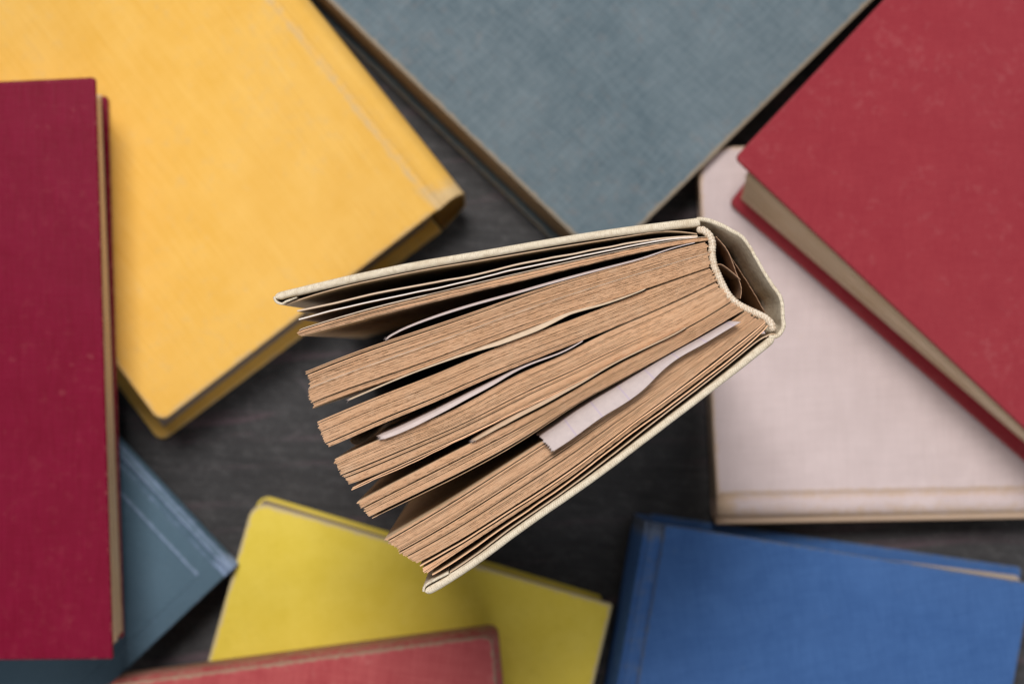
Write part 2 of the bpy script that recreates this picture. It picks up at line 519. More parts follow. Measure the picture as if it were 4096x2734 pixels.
# --- slate blue book, top centre
b = book('large slate blue cloth book with frayed tan edges at top centre', (2300, 200), 0)
TB = .026
C = (2412, 1058)
ul = (-.7218, -.6923); ur = (.714, -.700)
board('front_board', [C, ext(C, ur, 1950), ext(ext(C, ur, 1950), ul, 2500), ext(C, ul, 2500)], TB - BT, TB, M['bluegrey'], b, radii=(.0038, .003, .003, .003), wear=(1.0, .75), soft=.0022)
C2 = (2318, 1066)
board('back_board', [C2, ext(C2, ur, 1900), ext(ext(C2, ur, 1900), ul, 2400), ext(C2, ul, 2400)], .0003, BT, M['bluegrey'], b, radii=(.003, .003, .003, .003), wear=(.65, .4))
page_block([(2345, 1045), ext((2345, 1045), ur, 1860), ext(ext((2345, 1045), ur, 1860), ul, 2400), ext((2345, 1045), ul, 2400)],
           [(2390, 1045), ext((2390, 1045), ur, 1900), ext(ext((2390, 1045), ur, 1900), ul, 2460), ext((2390, 1045), ul, 2460)], BT + .0003, TB - BT - .0003, M['pages'], b)

# --- off-white book, right
TW = .0205
b = book('off white cloth book with tan stained spine, partly under the crimson book', (3500, 1500), 0)
board('front_board', [(2790, 588), (4700, 560), (4740, 1940), (2867, 1976)], TW - BT, TW, M['white'], b, radii=(.013, .003, .001, .0008), wear=(.95, .45), soft=.002)
board('back_board', [(2782, 600), (4560, 580), (4600, 1965), (2848, 2005)], .0003, BT, M['white'], b, radii=(.012, .003, .001, .0008), wear=(.5, .4))
page_block([(2800, 640), (4540, 600), (4570, 1960), (2842, 1990)], [(2824, 640), (4600, 600), (4640, 1950), (2872, 1960)], BT + .0003, TW - BT - .0003, M['greypages'], b)  # darker grey paper puts the shade of this page strip into its colour
spine(W(2867, 1976, TW), W(4740, 1940, TW), [(.0003, TW - .0004, .35), (-.0012, TW - .0010, .45), (-.0030, TW - .0001, .15), (-.0060, TW - .0001, .30), (-.0095, TW - .0030, .62), (-.0115, TW * .5, .85), (-.0105, .005, .85), (-.006, .0014, .8), (.002, .0014, .2)], M['white'], b, th=-.0011)

# --- crimson book on the white one
b = book('crimson red book lying tilted across the off white book at right', (3700, 900), TW)
T0 = TW + .0006; TC = .0575
u1 = (.686, -.7276); u2 = (.7315, .6819)
C = (2938, 632)
board('front_board', [C, ext(C, u1, 1700), ext(ext(C, u1, 1700), u2, 2000), ext(C, u2, 2000)], TC - BT, TC, M['crimson'], b, radii=(.0022, .002, .002, .002), wear=(.35, .2), soft=.0012)
C2 = (2916, 812); v2 = (.7540, .6569); v1 = (.62, -.7846)
board('back_board', [C2, ext(C2, v1, 1700), ext(ext(C2, v1, 1700), v2, 1900), ext(C2, v2, 1900)], T0, T0 + BT, M['crimson'], b, radii=(.0025, .002, .002, .002), wear=(.45, .3), zref=T0 + BT)
C3 = (2966, 796); C4 = (2990, 690)
page_block([C3, ext(C3, v1, 1640), ext(ext(C3, v1, 1640), (.7600, .6500), 1850), ext(C3, (.7600, .6500), 1850)],
           [C4, ext(C4, u1, 1640), ext(ext(C4, u1, 1640), u2, 1900), ext(C4, u2, 1900)], T0 + BT + .0002, TC - BT - .0002, M['lightpages'], b, layers=60, jit=.0003)

# --- cobalt book, lower right
b = book('cobalt blue book with darker rounded spine at lower right', (3300, 2500), 0)
TK = .030
board('front_board', [(2660, 2094), (4130, 2332), (4130 - 260, 3750), (2660 - 290, 3750)], TK - BT, TK, M['cobalt'], b, radii=(.001, .003, .003, .001), wear=(.55, .25), soft=.0015)
board('back_board', [(2600, 2052), (4090, 2268), (3870, 3600), (2380, 3600)], .0003, BT, M['cobalt'], b, radii=(.001, .002, .003, .001), wear=(.5, .3))
page_block([(2640, 2128), (4066, 2300), (3850, 3560), (2430, 3560)], [(2680, 2128), (4100, 2356), (3860, 3700), (2430, 3700)], BT + .0003, TK - BT - .0003, M['palepages'], b)
spine(W(2660, 2096, TK), W(2370, 3750, TK), [(-.0002, TK - .0004, .3), (-.0015, TK - .0010, .2), (-.0040, TK - .0001, .25), (-.0060, TK - .0010, .2), (-.0085, TK - .0050, .1), (-.0100, TK * .6, .1), (-.0108, .007, .1), (-.009, .0025, .1), (-.002, .0014, .1)], M['cobalt'], b, th=-.0011)

# --- yellow book, bottom centre-left
b = book('thin lemon yellow book with pale worn corner at bottom, under the worn red book', (1700, 2400), 0)
TY = .019
board('front_board', [(1012, 2000), (2452, 2414), (2240, 3300), (650, 3280)], TY - .002, TY, M['yellow'], b, radii=(.0065, .0012, .003, .003), wear=(.85, .6), soft=.0020)
board('back_board', [(1038, 1974), (2410, 2382), (2200, 3220), (690, 3200)], .0003, .0023, M['yellow'], b, radii=(.005, .0015, .003, .003), wear=(.2, .1))
page_block([(1060, 1998), (2400, 2404), (2200, 3180), (730, 3180)], [(1045, 2010), (2425, 2415), (2220, 3240), (700, 3240)], .0026, TY - .0023, M['greypages'], b, layers=30)

# --- petrol blue book, lower left
b = book('petrol blue book with blind stamped border, under the maroon book at lower left', (450, 2350), 0)
TT = .024
d1 = (.684, .7295); d2 = (-.7262, .6875)
C = (897, 2306)
board('front_board', [C, ext(C, d2, 1500), ext(ext(C, d2, 1500), d1, -1900), ext(C, d1, -1900)], TT - BT, TT, M['teal'], b, radii=(.001, .003, .003, .001), wear=(.25, .12), soft=.001)
board('back_board', [(905, 2285), ext((905, 2285), d2, 1450), ext(ext((905, 2285), d2, 1450), d1, -1850), ext((905, 2285), d1, -1850)], .0003, BT, M['teal'], b, wear=(.3, .2))
page_block([ext(C, (-.9, .1), 30), ext(ext(C, d2, 1380), d1, -30), ext(ext(C, d2, 1380), d1, -1780), ext(ext(C, (-.9, .1), 30), d1, -1780)],
           [ext(C, (-.9, .1), 35), ext(ext(C, d2, 1420), d1, -30), ext(ext(C, d2, 1420), d1, -1780), ext(ext(C, (-.9, .1), 35), d1, -1780)], BT + .0003, TT - BT - .0003, M['pages'], b)
q0 = W(*C, TT); q1 = W(*ext(C, d1, -1900), TT)
spine(q1, q0, [(.0002, TT - .0005, .45), (.0013, TT - .0012, .05), (.0030, TT + .0000, .62), (.0040, TT - .0001, .08), (.0052, TT - .0006, .55), (.0064, TT - .0030, .1), (.0082, TT - .0075, 0), (.0088, TT * .5, 0), (.0075, .004, 0), (.003, .0014, 0)], M['teal'], b)
# the blind-stamped border: two raised-edged grooves
def bead(name, pts, z, w, h, mat, parent, wear=.6):
    mb = MB(); P = [W(x, y, z) for x, y in pts]
    P = crom(P, 60) if len(P) > 2 else [P[0].lerp(P[1], i / 60) for i in range(61)]
    N2 = normals2(P); rows = []
    for p, nn in zip(P, N2):
        rows.append([mb.vert(*(p + nn * a), z + b_, c) for a, b_, c in ((-w, -.0001, 0), (-w * .5, h * .8, wear * .5), (0, h, wear), (w * .5, h * .8, wear * .5), (w, -.0001, 0))])
    for a, c in zip(rows, rows[1:]):
        for i in range(4): mb.face((a[i], c[i], c[i+1], a[i+1]))
    return mb.build(name, mat, parent)
E = (790, 2298)
bead('stamped_line', [ext(E, d1, -1500), E], TT, .0012, .0004, M['teal'], b, .6)
bead('stamped_line', [E, ext(E, d2, 1200)], TT, .0007, .00028, M['teal'], b, .05)

# --- maroon book, left edge, on top of the amber and petrol books
b = book('glossy maroon red book with pages showing along its right side at left edge', (100, 1400), TO)
Z0 = TO + .0006; TM = .066
board('front_board', [(381, 308), (450, 2634), (-1300, 2650), (-1300, 385)], TM - BT, TM, M['maroon'], b, radii=(.0014, .0006, .002, .002), wear=(.22, .08), soft=.0016)
board('back_board', [(430, 383), (493, 2550), (-1250, 2560), (-1250, 430)], Z0, Z0 + BT, M['maroon'], b, radii=(.0015, .0012, .002, .002), wear=(.3, .15))
page_block([(401, 384), (486, 2518), (-1200, 2530), (-1200, 440)], [(376, 400), (452, 2575), (-1250, 2590), (-1250, 470)], Z0 + BT + .0002, TM - BT - .0002, M['lightpages'], b, layers=60, jit=.0003)

# --- worn red book at the bottom edge, on the yellow book
b = book('worn coral red book with rubbed grey corner at bottom edge, on the yellow book', (1300, 2734), TY)
Z1 = TY + .0006; TR = .046
board('front_board', [(1968, 2537), (2060, 3500), (420, 3600), (380, 2748)], TR - .0022, TR, M['coral'], b, radii=(.0035, .003, .003, .003), wear=(.62, .40), soft=.0016)
board('back_board', [(1990, 2516), (2075, 3400), (420, 3500), (440, 2720)], Z1, TR - .0030, M['coral'], b, radii=(.0035, .003, .003, .003), wear=(.3, .2), e=.004, zref=TR - .008,
      label='red cloth edge wrapped round the closed pages')

# ------------------------------------------------------------------ the standing book
c0 = W(2100, 1450)
main = empty('standing_book', (c0.x, c0.y, 0))
tag(main, 'old cream linen book standing upright on its end with browned pages fanned open', 'book')

def ribbon(name, pts, half, mat, parent, ztop=TOP, zbot=.0004, n=160, tip0=False, tip1=False, wob=0.0, round_=True, seed=1, rough=.0, skew=None, kind=None, label=None, zfun=None, tone=.5, win=16, lean=0.0, leandepth=.014):
    """an upright sheet or board following a plan curve; half = half thickness in photo px (number or list)"""
    rnd = random.Random(seed)
    P = smooth(crom([W(x, y) for x, y in pts], n), n, win)
    if wob:
        NN = normals2(P); w = noise1(n, 9, rnd)
        P = [p + q * ((a - .5) * wob * K) for p, q, a in zip(P, NN, w)]
    NN = normals2(P)
    if isinstance(half, (int, float)): half = [half, half]
    hs = []
    for i in range(n):
        s = i / (n - 1) * (len(half) - 1); j = min(int(s), len(half) - 2)
        hs.append((half[j] * (1 - (s - j)) + half[j+1] * (s - j)) * K)
    L = [0]
    for a, b2 in zip(P, P[1:]): L.append(L[-1] + (b2 - a).length)
    for i in range(n):
        r = hs[i]
        if tip0 and L[i] < r * 1.6: hs[i] = max(r * math.sqrt(max(0, 1 - (1 - L[i] / (r * 1.6)) ** 2)), r * .12)
        if tip1 and L[-1] - L[i] < r * 1.6: hs[i] = max(r * math.sqrt(max(0, 1 - (1 - (L[-1] - L[i]) / (r * 1.6)) ** 2)), r * .12)
    zt = noise1(n, 3, rnd); zt2 = noise1(n, 1.4, rnd)
    mb = MB(); rows = []
    if round_: prof = [(math.cos(math.pi * k / 8), math.sin(math.pi * k / 8)) for k in range(9)]
    else: prof = [(1, -.2), (.8, 0), (-.8, 0), (-1, -.2)]
    for i in range(n):
        z = ztop + (zfun(i / (n - 1)) if zfun else 0) + rough * (zt[i] - .5) + rough * .6 * (zt2[i] - .5)
        h = hs[i]; row = []
        base = z - (h if round_ else .0)
        row.append(0)
        ln = NN[i] * (lean * K)
        row[0] = mb.vert(*(P[i] + NN[i] * h + ln), zbot, tone)
        row.append(mb.vert(*(P[i] + NN[i] * h + ln), base - leandepth if lean else (zbot + base) * .5, tone))
        row.append(mb.vert(*(P[i] + NN[i] * h), base - .0012, tone))
        for a, c in prof:
            row.append(mb.vert(*(P[i] + NN[i] * h * a), base + c * (h if round_ else .0006), tone))
        row.append(mb.vert(*(P[i] - NN[i] * h), base - .0012, tone))
        row.append(mb.vert(*(P[i] - NN[i] * h + ln), base - leandepth if lean else (zbot + base) * .5, tone))
        row.append(mb.vert(*(P[i] - NN[i] * h + ln), zbot, tone))
        rows.append(row)
    m = len(rows[0])
    for a, c in zip(rows, rows[1:]):
        for i in range(m - 1):
            mb.face((a[i], c[i], c[i+1], a[i+1]))
        mb.face((a[m-1], c[m-1], c[0], a[0]))
    mb.face(rows[0]); mb.face(rows[-1][::-1])
    return mb.build(name, mat, parent, smooth=round_, kind=kind, label=label)

# boards
front = [(1099, 1190), (1128, 1177), (1190, 1164), (1348, 1127), (1540, 1085), (1710, 1051), (1918, 1019), (2150, 977), (2350, 943), (2528, 918), (2700, 899), (2800, 886)]
fb = ribbon('board', front, [15, 16, 16, 15, 15, 16, 17], M['linen'], main, n=240, tip0=True, rough=.00015, wob=.6, win=7, seed=2, label='upper cloth covered board of the cover')
back = [(1700, 2366), (1745, 2352), (1826, 2303), (1968, 2201), (2110, 2088), (2236, 2009), (2395, 1897), (2560, 1770), (2724, 1646), (2830, 1565), (2968, 1458), (3050, 1394), (3096, 1350)]
bb = ribbon('board', back, [16, 15, 14, 14, 14, 14, 14, 16], M['linen'], main, n=240, tip0=True, tip1=True, rough=.00015, wob=.6, win=7, seed=3, label='lower cloth covered board of the cover')
ribbon('turn_in', [(1694, 2364), (1697, 2346), (1712, 2333), (1735, 2320), (1764, 2305), (1794, 2290)], 5, M['linen'], bb, n=60, rough=.0002, ztop=TOP + .0003, zbot=.006)
ribbon('turn_in', [(1097, 1186), (1101, 1201), (1113, 1211), (1130, 1214), (1143, 1206), (1160, 1199), (1186, 1189)], [5, 5, 4, 2], M['linen'], fb, n=60, rough=.0002, ztop=TOP + .0003, zbot=.006)
# spine cloth: hinge to hinge
sp = [(2790, 876), (2818, 876), (2856, 888), (2894, 905), (2933, 924), (2963, 940), (2988, 970), (3013, 1010), (3043, 1063), (3069, 1108), (3096, 1148), (3121, 1177), (3129, 1204), (3131, 1260), (3138, 1312), (3122, 1338), (3098, 1352), (3078, 1346)]
ribbon('spine_cloth', sp, [8, 9, 8, 7, 7, 8, 8, 9, 8], M['linen'], main, n=220, rough=.0003, wob=2.5, seed=5, lean=-34, label='cream linen spine cloth lifted away from the pages')
def off(pts, dx, dy): return [(x + dx, y + dy) for x, y in pts]
ribbon('spine_lining', [(2048 + (x - 2048) * 1.028 - 17, 1367 + (y - 1367) * 1.028 + 8) for x, y in [(2812, 905), (2825, 917), (2875, 961), (2933, 1014), (2982, 1083), (3017, 1137), (3059, 1210), (3084, 1262)]], 2.0, M['kraft'], main, ztop=TOP - .013, n=120, rough=.001, seed=6, label='brown paper lining inside the spine cloth')
ribbon('lining_curl', [(2866, 944), (2894, 974), (2917, 1008), (2937, 1058), (2952, 1099), (2966, 1137), (2969, 1167), (2964, 1194)], 1.6, M['kraft'], main, ztop=TOP - .0015, zbot=.06, n=80, rough=.0006, seed=8, label='loose curled strip of brown lining paper')
ribbon('lining_flap', [(2872, 1056), (2886, 1056), (2905, 1067), (2928, 1085), (2948, 1102), (2964, 1118)], 1.6, M['kraft'], main, ztop=TOP - .001, zbot=TOP - .024, n=60, rough=.0002, seed=9, label='folded brown paper flap behind the headband')

# headband: knitted cotton cord
def headband():
    pts = [(2790, 926), (2806, 918), (2822, 925), (2841, 944), (2850, 972), (2849, 1014), (2857, 1060), (2876, 1106), (2895, 1146), (2918, 1184), (2951, 1215), (2990, 1236), (3040, 1259), (3073, 1279), (3089, 1299), (3093, 1324)]
    n = 420; P = crom([W(x, y) for x, y in pts], n); NN = normals2(P)
    mb = MB(); rows = []; m = 18
    L = 0; r0 = 15 * K
    for i in range(n):
        if i: L += (P[i] - P[i-1]).length
        tip = min(1, math.sqrt(max(0, 1 - (1 - min(1, min(i, n-1-i) / 14)) ** 2)) + .15)
        row = []
        for k in range(m):
            a = 2 * math.pi * k / m
            br = .5 + .5 * math.sin(4 * a + L * 2 * math.pi / .0017) * math.sin(4 * a - L * 2 * math.pi / .0017)
            r = r0 * tip * (.84 + .26 * br + random.uniform(-.03, .03))
            row.append(mb.vert(*(P[i] + NN[i] * math.cos(a) * r), TOP - .0009 + math.sin(a) * r * .9, .5))
        rows.append(row)
    for a, c in zip(rows, rows[1:]):
        for k in range(m):
            j = (k + 1) % m
            mb.face((a[k], a[j], c[j], c[k]))
    mb.face(rows[0]); mb.face(rows[-1][::-1])
    return mb.build('headband', M['cord'], main)
headband()

# --- fanned sections of leaves
def section(top, low, nleaf, ends, seed, mat='leaf', gapiness=.38, pale=(), gaps=(), M_=260, z=0.0, rootfade=.15, tone0=.35, tone1=.75, name='page_section', biggap=1.6):
    """top/low: plan curves (fore-edge to spine) bounding the section; ends: fore-edge silhouette, first leaf to last"""
    rnd = random.Random(seed)
    T = smooth(crom([W(x, y) for x, y in top], M_), M_, 9); Lw = smooth(crom([W(x, y) for x, y in low], M_), M_, 9)
    # weights of the little air gaps between leaves, varying along the leaf
    G = []; TH = []
    for i in range(nleaf):
        u = rnd.random()
        a = 0.0; cut = .06
        if u < gapiness: cut = rnd.uniform(.25, .55)
        if u < gapiness * .25: a = rnd.uniform(.15, .15 + .4 * biggap); cut = .45
        for gi, gw in gaps:
            if gi == i: a = gw
        nz = noise1(M_, rnd.choice((5, 8, 14, 22)), rnd)
        st = rnd.random() * .7 - .2; en = st + .3 + rnd.random() * .9
        row = []; th = []
        for s in range(M_):
            f = s / (M_ - 1)
            row.append(a * max(0.0, 1 - (f / (1 - rootfade)) ** 1.6))
            v = min(1, .35 + nz[s] * .9) if st < f < en else max(0, nz[s] * 2.4 - 1.9)
            th.append(.99 - cut * v)
        G.append(row); TH.append(th)
    G[-1] = [0] * M_
    E = None
    if ends:
        E = crom([W(x, y) for x, y in ends], nleaf) if nleaf > 1 else [W(*ends[0])]
    mb = MB()
    tot = [sum(1 + G[i][s] for i in range(nleaf)) for s in range(M_)]
    acc = [0.0] * M_
    jt = 0
    for i in range(nleaf):
        tone = min(.84, max(.05, rnd.gauss((tone0 + tone1) / 2, .16)))
        if i in pale: tone = 1.0
        jt = jt * .5 + rnd.uniform(-1, 1) * .00035
        # shift of this leaf's fore-edge along its own direction so the end profile follows `ends`
        f0 = (acc[0] + .5) / tot[0]
        base0 = T[0].lerp(Lw[0], f0)
        d0 = (T[4].lerp(Lw[4], f0) - base0).normalized()
        sh = (E[i] - base0).dot(d0) if E else 0
        sh += jt
        if i % 4 == 0: rs = rnd.uniform(-13, 5) * K
        zt = noise1(M_, 2.2, rnd); zo = rnd.gauss(0, .00010) + z
        if i in pale: zo += .0002
        rows = []
        for s in range(M_):
            a0 = acc[s] / tot[s]; a1 = (acc[s] + TH[i][s]) / tot[s]
            k = max(0, 1 - s / 14.0)
            o = d0 * sh * k
            p0 = T[s].lerp(Lw[s], a0) + o; p1 = T[s].lerp(Lw[s], a1) + o
            if s > M_ - 4: 
                dd = (T[-1] - T[-3]).normalized() * rs * (s - M_ + 4) / 3; p0 = p0 + dd; p1 = p1 + dd
            zz = TOP + zo + (zt[s] - .5) * .00032
            tn = tone
            rows.append((mb.vert(p0.x, p0.y, .0006, tn), mb.vert(p0.x, p0.y, zz - .00012, tn), mb.vert(*(p0.lerp(p1, .25)), zz, tn), mb.vert(*(p0.lerp(p1, .75)), zz, tn), mb.vert(p1.x, p1.y, zz - .00012, tn), mb.vert(p1.x, p1.y, .0006, tn)))
            acc[s] += 1 + G[i][s]
        for a, c in zip(rows, rows[1:]):
            for q in range(5): mb.face((a[q], c[q], c[q+1], a[q+1]))
        mb.face(rows[0]); mb.face(rows[-1][::-1])
    return mb.build(name, M[mat], main, smooth=False, kind='stuff' if nleaf > 3 else None)

S1t = [(1190, 1322), (1233, 1301), (1348, 1271), (1518, 1220), (1731, 1173), (1901, 1131), (2050, 1097), (2300, 1040), (2550, 987), (2665, 964), (2760, 950), (2826, 946)]
S1l = [(1197, 1346), (1242, 1331), (1348, 1305), (1518, 1259), (1731, 1207), (1901, 1165), (2050, 1131), (2300, 1070), (2550, 1012), (2665, 987), (2780, 970), (2829, 962)]
S2t = [(1225, 1484), (1263, 1469), (1390, 1416), (1540, 1365), (1731, 1301), (1900, 1245), (2070, 1183), (2326, 1102), (2496, 1056), (2640, 1014), (2740, 986), (2832, 966)]
S2l = [(1252, 1633), (1305, 1608), (1476, 1548), (1689, 1476), (1900, 1394), (2113, 1313), (2326, 1240), (2496, 1184), (2600, 1150), (2690, 1120), (2764, 1095), (2846, 1066)]
S3t = [(1273, 1684), (1390, 1633), (1561, 1565), (1731, 1501), (1900, 1426), (2070, 1355), (2241, 1296), (2411, 1230), (2600, 1155), (2690, 1124), (2764, 1099), (2847, 1070)]
S3l = [(1316, 1786), (1420, 1743), (1548, 1683), (1718, 1619), (1889, 1539), (2028, 1481), (2155, 1430), (2326, 1362), (2440, 1315), (2550, 1270), (2650, 1227), (2741, 1186), (2868, 1122)]
S4t = [(1338, 1836), (1420, 1798), (1527, 1751), (1718, 1683), (1889, 1603), (2070, 1490), (2241, 1431), (2326, 1378), (2440, 1320), (2550, 1275), (2650, 1232), (2741, 1191), (2869, 1127)]
S4l = [(1397, 1935), (1505, 1898), (1633, 1839), (1803, 1762), (1931, 1705), (2101, 1619), (2250, 1552), (2375, 1490), (2515, 1424), (2702, 1334), (2800, 1282), (2870, 1243), (2928, 1200)]
S5t = [(1429, 2007), (1548, 1943), (1676, 1879), (1850, 1787), (1948, 1740), (2101, 1668), (2250, 1590), (2375, 1512), (2515, 1433), (2702, 1341), (2800, 1287), (2870, 1247), (2931, 1205)]
S5l = [(1488, 2073), (1633, 2002), (1803, 1921), (1974, 1832), (2144, 1730), (2328, 1600), (2468, 1530), (2656, 1423), (2796, 1348), (2880, 1296), (2982, 1236)]
S6t = [(1540, 2155), (1663, 2083), (1791, 2008), (1940, 1912), (2060, 1835), (2173, 1764), (2328, 1665), (2468, 1575), (2656, 1455), (2796, 1370), (2900, 1303), (2986, 1241)]
S6l = [(1667, 2251), (1748, 2211), (1876, 2138), (2046, 2028), (2216, 1921), (2375, 1808), (2515, 1700), (2656, 1598), (2796, 1492), (2937, 1380), (3030, 1312), (3060, 1284)]
section(S1t, S1l, 8, [(1192, 1318), (1190, 1330), (1200, 1348)], 11, gapiness=.9, biggap=1.2, gaps=((0, 1.0), (3, .7), (6, .5)), pale=(0,))
section(S2t, S2l, 58, [(1225, 1484), (1232, 1512), (1237, 1540), (1229, 1562), (1240, 1600), (1252, 1633)], 12, pale=(25,), gaps=((3, 2.6), (49, 2.3)))
section(S3t, S3l, 42, [(1273, 1684), (1280, 1715), (1292, 1742), (1306, 1768), (1316, 1786)], 13, gaps=((35, 2.2),))
section(S4t, S4l, 42, [(1338, 1836), (1350, 1868), (1366, 1900), (1397, 1935)], 14, gaps=((26, 2.4), (30, 2.1)))
section(S5t, S5l, 30, [(1429, 2007), (1448, 2030), (1468, 2055), (1488, 2073)], 15, gapiness=.42, gaps=((12, 2.2), (28, 4.5)))
section(S6t, S6l, 56, [(1540, 2155), (1562, 2176), (1600, 2205), (1634, 2232), (1667, 2251)], 16, gapiness=.5, gaps=((3, 2.2), (27, 2.6), (38, 2.2)))
# two leaves sprung below the fourth section, then the thin groups before the lower board
def leaf(pts, half=1.9, mat='leaf', seed=20, label=None, z=0.0, tone=.6, **k):
    return ribbon('leaf', pts, half, M[mat], main, n=200, ztop=TOP + z, round_=False, rough=.00035, wob=2.0, seed=seed, label=label, tone=tone, **k)
leaf([(1410, 1950), (1440, 1936), (1505, 1905), (1560, 1880), (1633, 1848), (1803, 1768), (1931, 1710), (2101, 1624), (2250, 1557), (2375, 1494)], seed=21)
leaf([(1406, 1957), (1440, 1942), (1505, 1912), (1570, 1884), (1650, 1850), (1803, 1774), (1931, 1714), (2101, 1630), (2250, 1562), (2375, 1498)], seed=22)
leaf([(1681, 2263), (1690, 2256), (1712, 2246), (1748, 2226), (1876, 2150), (2046, 2040), (2216, 1931), (2375, 1817), (2515, 1708), (2656, 1606), (2796, 1502), (2937, 1392), (3035, 1316), (3061, 1288)], half=2.6, seed=23)
section([(1690, 2271), (1748, 2240), (1876, 2161), (2046, 2051), (2216, 1941), (2375, 1824), (2515, 1714), (2656, 1613), (2796, 1508), (2937, 1400), (3045, 1314), (3063, 1290)],
        [(1703, 2296), (1748, 2262), (1876, 2178), (2046, 2064), (2216, 1954), (2375, 1838), (2515, 1726), (2656, 1625), (2796, 1520), (2937, 1412), (3052, 1320), (3067, 1296)], 5, [(1690, 2271), (1694, 2280), (1698, 2288), (1707, 2296)], 24, gapiness=.9, biggap=1.2)
leaf([(1729, 2297), (1790, 2266), (1876, 2205), (2046, 2085), (2216, 1970), (2375, 1850), (2515, 1740), (2656, 1641), (2796, 1535), (2937, 1425), (3050, 1328), (3070, 1300)], half=2.4, seed=25)
ribbon('endpaper', [(1800, 2288), (1900, 2222), (2050, 2106), (2216, 1994), (2375, 1877), (2515, 1768), (2656, 1657), (2796, 1551), (2937, 1440), (3050, 1345), (3078, 1322), (3097, 1326), (3104, 1338)], 2.2, M['flyleaf'], main, n=160, ztop=TOP - .0006, round_=False, rough=.0004, seed=26, label='cream endpaper lying along the lower board')
# near the upper board
ribbon('endpaper', [(1140, 1219), (1162, 1207), (1215, 1190), (1348, 1151), (1540, 1109), (1710, 1075), (1918, 1041), (2200, 993), (2440, 955), (2560, 936), (2650, 921), (2710, 921), (2790, 934)], 1.8, M['flyleaf'], main, n=200, ztop=TOP - .0012, round_=False, rough=.0004, seed=27, label='cream endpaper pasted inside the upper board')
leaf([(1188, 1242), (1230, 1234), (1305, 1220), (1454, 1182), (1689, 1137), (1901, 1099), (2070, 1055), (2241, 1025), (2550, 966), (2665, 951), (2790, 943)], half=3.2, seed=28, mat='flyleaf', tone=.9, label='thick deckle edged flyleaf')
leaf([(1195, 1277), (1250, 1262), (1348, 1236), (1561, 1189), (1731, 1155), (1901, 1116), (2050, 1079), (2241, 1041), (2550, 977), (2665, 957), (2790, 947)], half=2.6, seed=29, mat='plate', label='bright white coated leaf')
# a curled leaf corner deep in the third gap
def deep_curl():
    pts = [(1398, 1760), (1412, 1776), (1440, 1776), (1480, 1752), (1520, 1715), (1560, 1680), (1640, 1640), (1760, 1598)]
    mb = MB(); n = 60
    zt = TOP - .032
    P = crom([W(x, y, zt) for x, y in pts], n)
    rows = []
    for i, p in enumerate(P):
        f = i / (n - 1)
        row = []
        for k in range(9):
            t = k / 8
            q = p + Vector((.010 * t * (1 - f), .011 * (1 - f) * math.sin(t * 1.5)))
            row.append(mb.vert(q.x, q.y, zt - .045 * t + .004 * math.sin(t * 3), .6))
        rows.append(row)
    for a, c in zip(rows, rows[1:]):
        for k in range(8): mb.face((a[k], a[k+1], c[k+1], c[k]))
    o = mb.build('leaf', M['flyleaf'], main, label='curled page corner sagging in the gap below the third section')
    sm = o.modifiers.new('thickness', 'SOLIDIFY'); sm.thickness = .00016
deep_curl()

